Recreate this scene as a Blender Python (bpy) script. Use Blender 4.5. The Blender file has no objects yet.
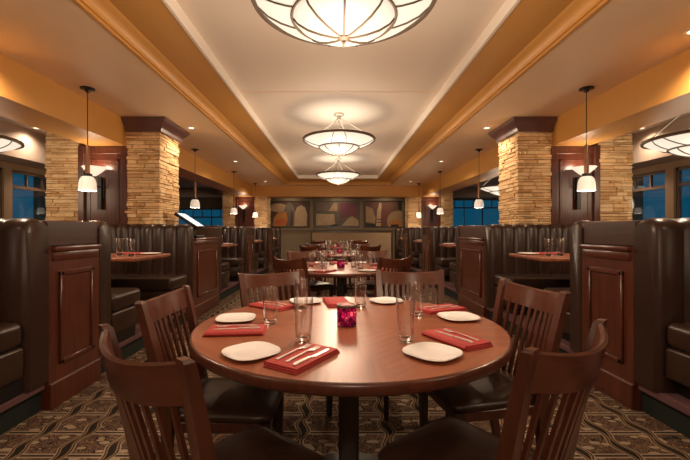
import bpy, bmesh, math, random
from mathutils import Vector, Matrix
random.seed(7)
PI = math.pi
sc = bpy.context.scene
A = 0.03                      # room axis (x)
# ------------------------------------------------------------------ camera, world, exposure
cam_d = bpy.data.cameras.new('camera'); cam = bpy.data.objects.new('camera', cam_d)
sc.collection.objects.link(cam); sc.camera = cam
cam.location = (0, 0, 1.235); cam.rotation_euler = (PI/2, 0, 0)
cam_d.sensor_width = 36; cam_d.lens = 376*36/690
cam_d.shift_x = (345-337)/690; cam_d.shift_y = 0; cam_d.clip_start = 0.02
sc.view_settings.view_transform = 'Standard'; sc.view_settings.look = 'None'
sc.view_settings.gamma = 1; sc.view_settings.use_curve_mapping = False
sc.view_settings.exposure = 1.42
sc.cycles.use_denoising = True
sc.cycles.max_bounces = 8; sc.cycles.diffuse_bounces = 4; sc.cycles.glossy_bounces = 4
sc.cycles.transmission_bounces = 8; sc.cycles.transparent_max_bounces = 12
sc.cycles.caustics_reflective = False; sc.cycles.caustics_refractive = False
sc.cycles.sample_clamp_indirect = 4
w = bpy.data.worlds.new('dusk'); sc.world = w; w.use_nodes = True
w.node_tree.nodes['Background'].inputs[0].default_value = (0.0015, 0.027, 0.046, 1)
w.node_tree.nodes['Background'].inputs[1].default_value = 1.0
WARM = (1.0, 0.75, 0.52); IVORY = (1.0, 0.86, 0.69)
CH_EMIT = 0.40; CH_UP = 1.9; CH_DOWN = 26; SPOT_W = 50; PEND_W = 3; SCONCE_W = 1.6

# ------------------------------------------------------------------ materials
class NT:
    def __init__(s, name):
        s.m = bpy.data.materials.new(name); s.m.use_nodes = True
        s.t = s.m.node_tree; s.p = s.t.nodes['Principled BSDF']; s.l = s.t.links
    def n(s, kind, **kw):
        d = s.t.nodes.new(kind)
        for k, v in kw.items(): setattr(d, k, v)
        return d
    def put(s, sock, v):
        if hasattr(v, 'is_output'): s.l.new(v, sock)
        else:
            if isinstance(v, tuple) and len(v) == 3 and sock.type == 'RGBA': v = v+(1,)
            sock.default_value = v
    def math(s, op, a, b=0.0, c=0.0, clamp=False):
        d = s.n('ShaderNodeMath', operation=op); d.use_clamp = clamp
        s.put(d.inputs[0], a); s.put(d.inputs[1], b); s.put(d.inputs[2], c)
        return d.outputs[0]
    def mix(s, f, a, b):
        d = s.n('ShaderNodeMix', data_type='RGBA')
        s.put(d.inputs[0], f); s.put(d.inputs[6], a); s.put(d.inputs[7], b)
        return d.outputs[2]
    def coord(s, scale=(1,1,1), which='Object'):
        t = s.n('ShaderNodeTexCoord'); mp = s.n('ShaderNodeMapping')
        s.l.new(t.outputs[which], mp.inputs[0]); mp.inputs['Scale'].default_value = scale
        return mp.outputs[0]
    def noise(s, vec, scale, detail=3, rough=.5, dist=0):
        d = s.n('ShaderNodeTexNoise'); s.l.new(vec, d.inputs['Vector'])
        d.inputs['Scale'].default_value = scale; d.inputs['Detail'].default_value = detail
        d.inputs['Roughness'].default_value = rough; d.inputs['Distortion'].default_value = dist
        return d.outputs['Fac']
    def ramp(s, f, stops):
        d = s.n('ShaderNodeValToRGB'); s.put(d.inputs[0], f)
        e = d.color_ramp.elements
        while len(e) < len(stops): e.new(.5)
        for el, (p, c) in zip(e, stops): el.position = p; el.color = c+(1,) if len(c) == 3 else c
        return d.outputs[0]
    def bump(s, h, strength=.3, dist=.01):
        d = s.n('ShaderNodeBump'); s.l.new(h, d.inputs['Height'])
        d.inputs['Strength'].default_value = strength; d.inputs['Distance'].default_value = dist
        s.l.new(d.outputs[0], s.p.inputs['Normal'])
    def set(s, **kw):
        for k, v in kw.items(): s.put(s.p.inputs[k.replace('_', ' ')], v)
        return s

def plain(name, col, rough=.5, metal=0, var=.12, scale=6, bump=0, spec=.5, coat=0):
    t = NT(name); v = t.coord(); f = t.noise(v, scale)
    c2 = tuple(c*(1-var) for c in col); c1 = tuple(min(1, c*(1+var)) for c in col)
    t.set(Base_Color=t.mix(f, c2, c1), Roughness=rough, Metallic=metal)
    t.p.inputs['Specular IOR Level'].default_value = spec
    t.p.inputs['Coat Weight'].default_value = coat; t.p.inputs['Coat Roughness'].default_value = .15
    if bump: t.bump(t.noise(v, scale*12), bump, .004)
    return t.m
def wood(name, dark, light, rough=.3, axis='z', coat=.3, sc_=1.0):
    t = NT(name); s = {'x': (2, 30, 30), 'y': (30, 2, 30), 'z': (30, 30, 2)}[axis]
    v = t.coord(tuple(k*sc_ for k in s)); f = t.noise(v, 1.0, 5, .6, .6)
    g = t.noise(t.coord((3, 3, 3)), 1.0)
    f2 = t.math('ADD', t.math('MULTIPLY', f, .75), t.math('MULTIPLY', g, .25))
    t.set(Base_Color=t.ramp(f2, [(.3, dark), (.7, light)]), Roughness=rough)
    t.p.inputs['Coat Weight'].default_value = coat; t.p.inputs['Coat Roughness'].default_value = .2
    t.bump(f, .05, .002)
    return t.m
def emis(name, col, strength, rough=.4, var=0.0, base=(.8, .78, .74)):
    t = NT(name); t.set(Base_Color=base, Roughness=rough)
    if var:
        f = t.noise(t.coord(), 5, 4, .6, .8)
        t.put(t.p.inputs['Emission Color'], t.mix(f, tuple(c*(1-var) for c in col), col))
    else: t.put(t.p.inputs['Emission Color'], col+(1,))
    t.p.inputs['Emission Strength'].default_value = strength
    return t.m

M = {}
M['tray'] = plain('cream_ceiling_paint', (.76, .65, .55), .7, var=.04, scale=2)
M['white_trim'] = plain('white_trim_paint', (.80, .74, .66), .5, var=.03)
M['ochre'] = plain('ochre_paint', (.62, .315, .08), .45, var=.05, scale=2)
M['tan'] = plain('tan_ceiling_paint', (.85, .64, .42), .55, var=.06, scale=1.5)
M['mauve_grey'] = plain('grey_mauve_ceiling_paint', (.46, .37, .31), .7, var=.06, scale=1.5)
M['olive'] = plain('olive_wall_paint', (.20, .155, .10), .7, var=.08)
M['walltan'] = plain('brown_wall_paint', (.30, .20, .12), .7, var=.08)
M['panel_wood'] = wood('mahogany_panel', (.050, .012, .007), (.125, .034, .017), .3, 'z', .35)
M['ledge_wood'] = wood('mahogany_ledge', (.050, .012, .007), (.12, .033, .017), .28, 'y', .4)
M['dark_mahogany'] = wood('dark_mahogany', (.028, .010, .007), (.065, .021, .014), .35, 'y', .2)
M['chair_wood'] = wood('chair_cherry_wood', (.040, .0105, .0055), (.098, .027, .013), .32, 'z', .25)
M['rail_wood'] = wood('chair_rail_wood', (.048, .012, .006), (.12, .034, .015), .30, 'x', .3)
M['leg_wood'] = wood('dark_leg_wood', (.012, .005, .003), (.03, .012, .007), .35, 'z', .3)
M['crown'] = plain('plum_brown_lacquer', (.13, .065, .058), .28, var=.15, coat=.4)
M['leather'] = plain('dark_brown_leather', (.032, .015, .010), .32, var=.25, scale=9, bump=.15, spec=.4)
M['leather2'] = plain('brown_seat_leather', (.034, .017, .011), .32, var=.25, scale=9, bump=.15, spec=.4)
M['green'] = plain('dark_green_carpet', (.006, .011, .008), .95, var=.3, scale=40)
M['mauve'] = plain('mauve_carpet_strip', (.11, .048, .052), .9, var=.25, scale=40)
M['black'] = plain('black_metal', (.012, .011, .011), .35, .3)
M['bronze'] = plain('bronze_metal', (.11, .08, .06), .5, .3, var=.2)
M['rod'] = plain('brushed_nickel_rod', (.55, .48, .40), .35, .6)
M['copper'] = plain('copper_brown_tube', (.25, .12, .065), .3, .5)
M['steel'] = plain('stainless_steel', (.80, .76, .72), .38, .75, var=.05)
M['plate'] = plain('white_china', (.82, .80, .80), .22, var=.02, coat=.3)
M['napkin'] = plain('red_napkin_cloth', (.38, .036, .034), .75, var=.15, scale=30, bump=.2)
M['winframe'] = wood('window_frame_wood', (.07, .04, .028), (.13, .08, .05), .4, 'z', .1)
M['candle'] = emis('candle_flame', (1, .55, .5), 1.2)
M['bulb'] = emis('lamp_lens', (1, .82, .6), 1.2)
M['chglass'] = emis('alabaster_glass', (1.0, .86, .68), CH_EMIT, .35, .30, (.22, .2, .18))
M['pend_glass'] = emis('opal_glass', (1.0, .84, .66), .16, .3, .12)
M['sc_glass'] = emis('sconce_glass', (1.0, .78, .58), .38, .3, .1)
M['screen'] = emis('terminal_screen', (.55, .85, 1.0), .33)

t = NT('clear_glass'); t.set(Base_Color=(.97, .97, .97), Roughness=.02, IOR=1.45)
t.p.inputs['Transmission Weight'].default_value = 1.0; M['glass'] = t.m
t = NT('thin_glass_wall'); tr = t.n('ShaderNodeBsdfTransparent'); gl = t.n('ShaderNodeBsdfGlossy'); mx = t.n('ShaderNodeMixShader'); lw = t.n('ShaderNodeLayerWeight')
tr.inputs[0].default_value = (.99, .985, .98, 1); gl.inputs['Roughness'].default_value = .05; lw.inputs[0].default_value = .5
t.l.new(t.math('ADD', t.math('MULTIPLY', t.math('POWER', lw.outputs['Facing'], 2.0), .95), .07, clamp=True), mx.inputs[0]); t.l.new(tr.outputs[0], mx.inputs[1]); t.l.new(gl.outputs[0], mx.inputs[2])
t.l.new(mx.outputs[0], t.t.nodes['Material Output'].inputs[0]); M['thin'] = t.m
t = NT('window_pane_glass')
o = t.t.nodes['Material Output']; tr = t.n('ShaderNodeBsdfTransparent'); gl = t.n('ShaderNodeBsdfGlossy'); mx = t.n('ShaderNodeMixShader')
tr.inputs[0].default_value = (.9, .95, 1, 1); gl.inputs['Roughness'].default_value = .03; mx.inputs[0].default_value = .10
t.l.new(tr.outputs[0], mx.inputs[1]); t.l.new(gl.outputs[0], mx.inputs[2]); t.l.new(mx.outputs[0], o.inputs[0]); M['pane'] = t.m

# table veneer: four wedges with grain turning at every seam
t = NT('table_veneer'); tc = t.n('ShaderNodeTexCoord'); sp = t.n('ShaderNodeSeparateXYZ'); t.l.new(tc.outputs['Object'], sp.inputs[0])
ang = t.math('ARCTAN2', sp.outputs[1], sp.outputs[0]); seg = t.math('FLOOR', t.math('DIVIDE', t.math('ADD', ang, .6), PI/4))
odd = t.math('MODULO', t.math('ADD', seg, 8.0), 2.0)
rot = t.n('ShaderNodeVectorRotate', rotation_type='Z_AXIS'); t.l.new(tc.outputs['Object'], rot.inputs['Vector'])
t.l.new(t.math('MULTIPLY', seg, PI/4), rot.inputs['Angle'])
mp = t.n('ShaderNodeMapping'); t.l.new(rot.outputs[0], mp.inputs[0]); mp.inputs['Scale'].default_value = (3, 38, 3)
f = t.noise(mp.outputs[0], 1.0, 3, .5, .15)
c = t.mix(t.math('MULTIPLY', odd, .30), t.ramp(f, [(.3, (.17, .044, .019)), (.7, (.29, .088, .038))]), (.30, .105, .048))
t.set(Base_Color=c, Roughness=.36); t.p.inputs['Coat Weight'].default_value = .15; t.p.inputs['Coat Roughness'].default_value = .2
M['table'] = t.m

# ledger stone, a tone per stone
t = NT('ledger_stone'); gn = t.n('ShaderNodeNewGeometry'); v = t.coord(); nz = t.noise(v, 14, 5, .65)
f = t.math('ADD', t.math('MULTIPLY', gn.outputs['Random Per Island'], .6), t.math('MULTIPLY', nz, .4))
t.set(Base_Color=t.ramp(f, [(.15, (.50, .28, .12)), (.4, (.78, .52, .26)), (.65, (.90, .69, .40)), (.9, (.82, .46, .19))]), Roughness=.85)
t.bump(t.noise(v, 30, 6, .7), .6, .012); M['stone'] = t.m

# candle holder mosaic glass
t = NT('magenta_mosaic_glass'); v = t.coord((1, 1, 1)); vo = t.n('ShaderNodeTexVoronoi', feature='DISTANCE_TO_EDGE'); t.l.new(v, vo.inputs['Vector']); vo.inputs['Scale'].default_value = 75
vc = t.n('ShaderNodeTexVoronoi'); t.l.new(v, vc.inputs['Vector']); vc.inputs['Scale'].default_value = 75
sx = t.n('ShaderNodeSeparateColor'); t.l.new(vc.outputs['Color'], sx.inputs[0])
cc = t.mix(t.math('LESS_THAN', vo.outputs[0], .06), t.ramp(sx.outputs[0], [(0, (.09, .01, .06)), (.4, (.48, .06, .22)), (.7, (.16, .01, .12)), (1, (.90, .45, .50))]), (.02, .0, .01))
t.set(Base_Color=cc, Roughness=.15)
tl = t.n('ShaderNodeBsdfTranslucent'); t.l.new(cc, tl.inputs[0]); mx = t.n('ShaderNodeMixShader'); mx.inputs[0].default_value = .75
t.l.new(t.p.outputs[0], mx.inputs[1]); t.l.new(tl.outputs[0], mx.inputs[2]); t.l.new(mx.outputs[0], t.t.nodes['Material Output'].inputs[0])
M['mosaic'] = t.m

# carpet
t = NT('scroll_pattern_carpet'); tc = t.n('ShaderNodeTexCoord'); sp = t.n('ShaderNodeSeparateXYZ'); t.l.new(tc.outputs['Object'], sp.inputs[0])
wob = t.n('ShaderNodeTexNoise'); t.l.new(tc.outputs['Object'], wob.inputs[0]); wob.inputs['Scale'].default_value = 18; wob.inputs['Detail'].default_value = 2
U = t.math('DIVIDE', t.math('ADD', sp.outputs[0], .085), .262); V = t.math('DIVIDE', t.math('ADD', sp.outputs[1], .0), .235)
TAU = 2*PI
sV = t.math('SINE', t.math('MULTIPLY', V, TAU)); cV = t.math('COSINE', t.math('MULTIPLY', V, TAU))
U2 = t.math('ADD', U, t.math('MULTIPLY', sV, .055))
a = t.math('ABSOLUTE', t.math('SUBTRACT', t.math('FRACT', U2), .5))        # 0 at stripe centre
a = t.math('ADD', a, t.math('MULTIPLY', t.math('SUBTRACT', wob.outputs['Fac'], .5), .05))
wd = t.math('ADD', .045, t.math('MULTIPLY', cV, .036))
d = t.math('SUBTRACT', a, wd)
dark = t.math('LESS_THAN', d, 0.0)
l1 = t.math('LESS_THAN', t.math('ABSOLUTE', t.math('SUBTRACT', d, .020)), .016)
l2 = t.math('LESS_THAN', t.math('ABSOLUTE', t.math('SUBTRACT', d, .085)), .014)
fv = t.math('ABSOLUTE', t.math('SUBTRACT', t.math('FRACT', t.math('ADD', V, .25)), .5))
h1 = t.math('LESS_THAN', t.math('ABSOLUTE', t.math('SUBTRACT', fv, .44)), .026)
h0 = t.math('GREATER_THAN', fv, .467)
mp = t.n('ShaderNodeMapping'); t.l.new(tc.outputs['Object'], mp.inputs[0]); mp.inputs['Rotation'].default_value = (0, 0, .6); mp.inputs['Scale'].default_value = (1, 1.9, 1)
vo = t.n('ShaderNodeTexVoronoi'); t.l.new(mp.outputs[0], vo.inputs['Vector']); vo.inputs['Scale'].default_value = 9
leaf = t.math('LESS_THAN', vo.outputs['Distance'], .30); leafe = t.math('LESS_THAN', vo.outputs['Distance'], .40)
nz = t.n('ShaderNodeTexNoise'); t.l.new(tc.outputs['Object'], nz.inputs[0]); nz.inputs['Scale'].default_value = 22; nz.inputs['Distortion'].default_value = 1.6
scr = t.math('LESS_THAN', t.math('ABSOLUTE', t.math('SUBTRACT', nz.outputs['Fac'], .5)), .028)
TAN = (.31, .235, .165); GOLD = (.22, .14, .075); DK = (.020, .017, .014); RED = (.075, .046, .038)
col = t.mix(leafe, RED, DK); col = t.mix(scr, col, GOLD); col = t.mix(leaf, col, TAN)
col = t.mix(h0, col, DK); col = t.mix(h1, col, TAN)
inside = t.math('LESS_THAN', d, .10); col = t.mix(inside, col, (.05, .03, .022))
col = t.mix(l2, col, TAN); col = t.mix(l1, col, GOLD); col = t.mix(dark, col, DK)
t.set(Base_Color=col, Roughness=.95); t.p.inputs['Specular IOR Level'].default_value = .1
f2 = t.n('ShaderNodeTexNoise'); t.l.new(tc.outputs['Object'], f2.inputs[0]); f2.inputs['Scale'].default_value = 300
t.bump(f2.outputs['Fac'], .4, .004); M['carpet'] = t.m

# ------------------------------------------------------------------ mesh helpers
OFF = {}
def tag(o, label=None, cat=None, group=None, kind=None):
    if label: o['label'] = label
    if cat: o['category'] = cat
    if group: o['group'] = group
    if kind: o['kind'] = kind
    return o
def mk(name, bm, mat, parent=None, smooth=False):
    bmesh.ops.recalc_face_normals(bm, faces=bm.faces)
    off = OFF.get(parent.name, Vector()) if parent else Vector()
    if off.length: bmesh.ops.translate(bm, verts=bm.verts, vec=-off)
    me = bpy.data.meshes.new(name); bm.to_mesh(me); bm.free()
    for m in (mat if isinstance(mat, list) else [mat]): me.materials.append(m)
    if smooth:
        me.shade_smooth()
        try: me.set_sharp_from_angle(angle=math.radians(smooth if smooth is not True else 38))
        except Exception: pass
    o = bpy.data.objects.new(name, me); sc.collection.objects.link(o)
    if parent: o.parent = parent; OFF[o.name] = off
    return o
def thing(name, loc, label, cat, group=None, rz=0, world=False):
    o = bpy.data.objects.new(name, None); sc.collection.objects.link(o); o.empty_display_size = .1
    o.location = loc; o.rotation_euler = (0, 0, rz)
    tag(o, label, cat, group)
    if world: OFF[o.name] = Vector(loc)
    return o
def copy_tree(root, loc, rz=None, label=None, group=None, parent=None):
    c = root.copy(); sc.collection.objects.link(c)
    if parent is None:
        c.location = loc
        if rz is not None: c.rotation_euler = (0, 0, rz)
        if label: c['label'] = label
        if group: c['group'] = group
    else: c.parent = parent
    for ch in root.children: copy_tree(ch, None, parent=c)
    return c
def join(bm, other):
    me = bpy.data.meshes.new('tmp'); other.to_mesh(me); other.free(); bm.from_mesh(me); bpy.data.meshes.remove(me)
def box(bm, x0, x1, y0, y1, z0, z1, r=0, seg=2):
    x0, x1 = sorted((x0, x1)); y0, y1 = sorted((y0, y1)); z0, z1 = sorted((z0, z1))
    b = bmesh.new()
    bmesh.ops.create_cube(b, size=1, matrix=Matrix.Translation(((x0+x1)/2, (y0+y1)/2, (z0+z1)/2)) @ Matrix.Diagonal((x1-x0, y1-y0, z1-z0, 1)))
    if r: bmesh.ops.bevel(b, geom=b.edges[:], offset=min(r, .49*min(x1-x0, y1-y0, z1-z0)), segments=seg, profile=.5, affect='EDGES')
    join(bm, b); return bm
def B(*a, **k): return box(bmesh.new(), *a, **k)
def rings(bm, R, close=True, cap=True):
    vs = [[bm.verts.new(p) for p in ring] for ring in R]; n = len(vs[0])
    for a, b in zip(vs, vs[1:]):
        for i in range(n if close else n-1):
            j = (i+1) % n; bm.faces.new((a[i], a[j], b[j], b[i]))
    if cap:
        bm.faces.new(vs[0][::-1]); bm.faces.new(vs[-1])
    return vs
def lathe(bm, prof, c=(0, 0, 0), n=32, cap=False, closed=False):
    R = [[(c[0]+max(r, 1e-4)*math.cos(2*PI*i/n), c[1]+max(r, 1e-4)*math.sin(2*PI*i/n), c[2]+z) for i in range(n)] for r, z in prof]
    if closed: R.append(R[0])
    vs = rings(bm, R, True, cap)
    if closed: bmesh.ops.remove_doubles(bm, verts=bm.verts, dist=1e-5)
    return bm
def loft(bm, secs):      # (x,y,z,w,d) rectangular sections in horizontal planes
    rings(bm, [[(x-w/2, y-d/2, z), (x+w/2, y-d/2, z), (x+w/2, y+d/2, z), (x-w/2, y+d/2, z)] for x, y, z, w, d in secs]); return bm
def tube(bm, pts, r, n=8, cap=True, closed=False):
    pts = [Vector(p) for p in pts]; R = []; up = Vector((0, 0, 1)); N = len(pts); pu = None
    for i, p in enumerate(pts):
        if closed: d = pts[(i+1) % N]-pts[i-1]
        else: d = pts[min(i+1, N-1)]-pts[max(i-1, 0)]
        d.normalize()
        if pu is None: u = d.cross(up if abs(d.z) < .95 else Vector((1, 0, 0)))
        else: u = pu - d*pu.dot(d)
        u.normalize(); v = d.cross(u); pu = u
        rr = r[i] if isinstance(r, (list, tuple)) else r
        R.append([tuple(p+u*rr*math.cos(2*PI*k/n)+v*rr*math.sin(2*PI*k/n)) for k in range(n)])
    if closed: R.append(R[0]); rings(bm, R, True, False); bmesh.ops.remove_doubles(bm, verts=bm.verts, dist=1e-6)
    else: rings(bm, R, True, cap)
    return bm
def prism_y(bm, poly, y0, y1):    # poly in (x,z)
    rings(bm, [[(x, y0, z) for x, z in poly], [(x, y1, z) for x, z in poly]]); return bm
def light(name, kind, loc, power, col, parent=None, size=.1, spot=None, blend=.8, aim=None):
    d = bpy.data.lights.new(name, kind); d.energy = power; d.color = col
    if kind in ('POINT', 'SPOT'): d.shadow_soft_size = size
    if kind == 'AREA': d.shape = 'DISK'; d.size = size
    if spot: d.spot_size = math.radians(spot); d.spot_blend = blend
    o = bpy.data.objects.new(name, d); sc.collection.objects.link(o)
    off = OFF.get(parent.name, Vector()) if parent else Vector()
    o.location = Vector(loc)-off
    if aim: o.rotation_euler = Vector(aim).to_track_quat('-Z', 'Y').to_euler()
    if parent: o.parent = parent
    return o
def st(o): o['kind'] = 'structure'; return o

# ------------------------------------------------------------------ room shell
Y0, Y1, XW, XF, YJ = -5.6, 14.45, 5.2, 7.2, 9.0
ZC, ZB, ZBAND, ZT = 2.77, 2.40, 2.875, 2.975
st(mk('floor', B(A-XF, A+XF, Y0, Y1, -.1, 0), M['carpet']))
# ceiling levels
bm = bmesh.new(); box(bm, A-1.252, A+1.252, Y0, 11.9, ZT, ZT+.08)
st(mk('ceiling', bm, M['tray']))
st(mk('trim_1', B(A-1.25, A+1.25, 4.735, 4.745, ZT-.004, ZT), M['tan']))
bm = bmesh.new()
for s in (-1, 1): box(bm, A+s*1.25, A+s*1.275, Y0, 11.925, ZBAND-.01, ZT)
box(bm, A-1.25, A+1.25, 11.9, 11.925, ZBAND-.01, ZT)
st(mk('trim_2', bm, M['white_trim']))
bm = bmesh.new()
for s in (-1, 1): box(bm, A+s*1.275, A+s*1.80, Y0, 12.8, ZBAND, ZBAND+.08)
box(bm, A-1.275, A+1.275, 11.925, 12.8, ZBAND, ZBAND+.08)
st(mk('ceiling_band', bm, M['ochre']))
prof = [(1.66, ZBAND), (1.675, ZBAND-.012), (1.70, ZBAND-.02), (1.735, ZBAND-.045), (1.75, ZBAND-.075), (1.752, ZBAND-.088), (1.77, ZBAND-.09), (1.77, ZC-.006), (1.80, ZC-.006), (1.80, ZBAND)]
bm = bmesh.new()
for s in (-1, 1): prism_y(bm, [(A+s*x, z) for x, z in prof], Y0, 12.6)
pe = [(12.6-(1.66-1.66)+x-1.66, z) for x, z in prof]
rings(bm, [[(A-1.80, y, z) for y, z in pe], [(A+1.80, y, z) for y, z in pe]])
st(mk('trim_3', bm, M['ochre'], smooth=35))
bm = bmesh.new()
for s in (-1, 1): box(bm, A+s*1.80, A+s*2.95, Y0, 13.1, ZC, ZC+.1)
box(bm, A-1.80, A+1.80, 12.74, 13.1, ZC, ZC+.1)
st(mk('ceiling_side', bm, M['tan']))
bm = bmesh.new()
for s in (-1, 1): box(bm, A+s*2.95, A+s*3.46, Y0, 13.1, ZB, ZC+.1)
box(bm, A-3.46, A+3.46, 13.1, 13.55, ZB, ZC+.1)
st(mk('ceiling_beam', bm, M['ochre']))
bm = bmesh.new()
for s in (-1, 1): box(bm, A+s*3.46, A+s*XF, Y0, Y1, ZC, ZC+.1)
box(bm, A-3.46, A+3.46, 13.55, Y1, ZC, ZC+.1)
st(mk('ceiling_outer', bm, M['mauve_grey']))
bm = bmesh.new()
for s in (-1, 1):
    box(bm, A+s*4.72, A+s*XW, Y0, YJ, 2.30, ZC)
    box(bm, A+s*4.1, A+s*XF, 13.9, Y1-.1, 2.45, ZC)
st(mk('ceiling_soffit', bm, M['mauve_grey']))
st(mk('wall_rear', B(A-XW, A+XW, Y0-.1, Y0, 0, ZT), M['walltan']))
for s, nm in ((-1, 'left'), (1, 'right')):
    bm = bmesh.new(); x0, x1 = A+s*XW, A+s*(XW+.12)
    box(bm, x0, x1, Y0, YJ, 0, .9); box(bm, x0, x1, Y0, YJ, 2.2, ZC)
    posts = [(Y0, 4.49)]+[(5.84+1.5*k-.0, 5.99+1.5*k) for k in (0, 1)]+[(8.84, YJ)]
    for a, b in posts: box(bm, x0, x1, a, b, .9, 2.2)
    box(bm, x0, A+s*XF, YJ, YJ+.1, 0, ZC)
    box(bm, A+s*XF, A+s*(XF+.1), YJ, Y1, 0, ZC)
    st(mk('wall_'+nm, bm, M['walltan']))
wn = 0
def window(p0, p1, z0, z1, zt, ax, c, nm_up, nlow=1):
    """ax 'y': runs along y at x=c ; ax 'x': runs along x at y=c"""
    global wn; wn += 1
    def bb(bm, a, b, za, zb, t=.05):
        if ax == 'y': box(bm, c-t/2, c+t/2, a, b, za, zb)
        else: box(bm, a, b, c-t/2, c+t/2, za, zb)
    bm = bmesh.new(); f = .045
    bb(bm, p0, p0+f, z0, z1); bb(bm, p1-f, p1, z0, z1); bb(bm, p0, p1, z0, z0+f); bb(bm, p0, p1, z1-f, z1)
    bb(bm, p0+f, p1-f, zt-.025, zt+.025)
    for k in range(1, nm_up):
        q = p0+(p1-p0)*k/nm_up; bb(bm, q-.012, q+.012, zt, z1-f, .04)
    for k in range(1, nlow):
        q = p0+(p1-p0)*k/nlow; bb(bm, q-.02, q+.02, z0, zt, .04)
    o = st(mk('window_%d' % wn, bm, M['winframe']))
    bm = bmesh.new(); bb(bm, p0+.01, p1-.01, z0+.01, z1-.01, .008); mk('pane', bm, M['pane'], o)
for s in (-1, 1):
    for a, b in ((4.49, 5.84), (5.99, 7.34), (7.49, 8.84)): window(a, b, .9, 2.2, 1.935, 'y', A+s*(XW+.06), 4)
for s in (-1, 1):
    top = 2.06 if s < 0 else 2.42
    a, b = sorted((A+s*4.15, A+s*7.0)); window(a, b, .9, top, top-.33, 'x', Y1+.05, 8, 4)
bm = bmesh.new()
box(bm, A-4.15, A+4.15, Y1, Y1+.12, 0, ZC)
for s in (-1, 1):
    top = 2.06 if s < 0 else 2.42
    box(bm, A+s*4.15, A+s*7.0, Y1, Y1+.12, 0, .9); box(bm, A+s*4.15, A+s*7.0, Y1, Y1+.12, top, ZC); box(bm, A+s*7.0, A+s*XF, Y1, Y1+.12, 0, ZC)
st(mk('wall_back', bm, M['olive']))
bm = bmesh.new()
for x in (-2.62, -1.0, .9, 2.52): box(bm, A+x-.06, A+x+.06, Y1-.05, Y1, 1.30, 2.40)
box(bm, A-2.68, A+2.58, Y1-.05, Y1, 1.24, 1.31)
st(mk('trim_4', bm, M['olive']))

# ------------------------------------------------------------------ stone piers
def stone_box(bm, x0, x1, y0, y1, z0, z1, faces):
    """courses of thin stones on the given faces of a pier wing"""
    ys = sorted((y0, y1)); xs = sorted((x0, x1))
    box(bm, xs[0]+.04, xs[1]-.04, ys[0]+.04, ys[1]-.04, z0, z1)
    z = z0
    while z < z1-.01:
        h = min(random.choice((.025, .03, .04, .055)), z1-z)
        for f in faces:
            if f in '-y+y': lo, hi = xs
            else: lo, hi = ys
            p = lo-random.uniform(0, .02)
            while p < hi-.005:
                L = random.uniform(.10, .30); q = p+L
                if q > hi-.06: q = hi+random.uniform(-.004, .012)
                d = random.uniform(-.009, .011)
                g = .003
                if f == '-y': box(bm, p+g, q-g, ys[0]-d, ys[0]+.07, z+g, z+h-g, .004, 1)
                elif f == '+y': box(bm, p+g, q-g, ys[1]-.07, ys[1]+d, z+g, z+h-g, .004, 1)
                elif f == '-x': box(bm, xs[0]-d, xs[0]+.07, p+g, q-g, z+g, z+h-g, .004, 1)
                elif f == '+x': box(bm, xs[1]-.07, xs[1]+d, p+g, q-g, z+g, z+h-g, .004, 1)
                p = q
        z += h
def frame_panel(bm, ax, c, sgn, a0, a1, z0, z1, w=.035, t=.018):
    """raised rectangular moulding on a face: ax 'x' face at x=c (runs along y), 'y' face at y=c (runs along x)"""
    def q(p0, p1, za, zb, tt=t):
        if ax == 'x': box(bm, c, c+sgn*tt, p0, p1, za, zb, .006, 1)
        else: box(bm, p0, p1, c, c+sgn*tt, za, zb, .006, 1)
    q(a0, a1, z1-w, z1); q(a0, a1, z0, z0+w); q(a0, a0+w, z0, z1); q(a1-w, a1, z0, z1)
    q(a0+w, a1-w, z0+w, z1-w, .006)
def pier(s, y, where):
    y2 = y+.63
    r = thing('stone_pier', (A+s*3.25, y+.3, 0), 'stacked stone pier with a mahogany centre panel, '+where, 'pier', 'stone piers between the booths and the windows', world=True)
    inner = '-x' if s > 0 else '+x'; outer = '+x' if s > 0 else '-x'
    bm = bmesh.new(); stone_box(bm, A+s*2.48, A+s*2.95, y, y2, 0, ZC, ['-y', inner]); mk('stone_cladding', bm, M['stone'], r)
    bm = bmesh.new(); stone_box(bm, A+s*3.6, A+s*4.05, y, y2, 0, ZB if False else ZC-.002, ['-y', outer]); o = mk('stone_cladding', bm, M['stone'], r)
    bm = bmesh.new(); box(bm, A+s*2.90, A+s*3.64, y+.03, y2-.02, 0, ZB)
    box(bm, A+s*2.93, A+s*3.01, y-.01, y+.04, 0, ZB, .006, 1); box(bm, A+s*3.53, A+s*3.61, y-.01, y+.04, 0, ZB, .006, 1)
    box(bm, A+s*3.0, A+s*3.54, y, y+.04, 2.29, ZB-.002, .006, 1)
    a, b = sorted((A+s*3.06, A+s*3.48)); frame_panel(bm, 'y', y+.03, -1, a, b, .3, 2.22, .03, .014)
    mk('wood_panel', bm, M['panel_wood'], r)
    # crown moulding round the inner stone wing
    prof = [(.02, 0), (.03, .015), (.035, .035), (.05, .07), (.08, .105), (.105, .13), (.12, .155), (.12, .18), (0, .18)]
    zb = ZC-.182
    cx0, cx1, cy0, cy1 = A+s*2.48, A+s*2.948, y, y2
    R = []
    for d, z in prof: R.append([(cx1, cy0-d, zb+z), (cx0-s*d, cy0-d, zb+z), (cx0-s*d, cy1+d, zb+z), (cx1, cy1+d, zb+z)])
    R = [[(cx1, cy0+.05, zb), (cx0+s*.05, cy0+.05, zb), (cx0+s*.05, cy1-.05, zb), (cx1, cy1-.05, zb)]]+R
    bm = bmesh.new(); rings(bm, R); mk('crown_molding', bm, M['crown'], r, smooth=30)
pier(-1, 5.2, 'behind the first booth on the left'); pier(1, 5.2, 'behind the first booth on the right')
pier(-1, 13.22, 'at the far left end of the booths'); pier(1, 13.22, 'at the far right end of the booths')

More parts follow.
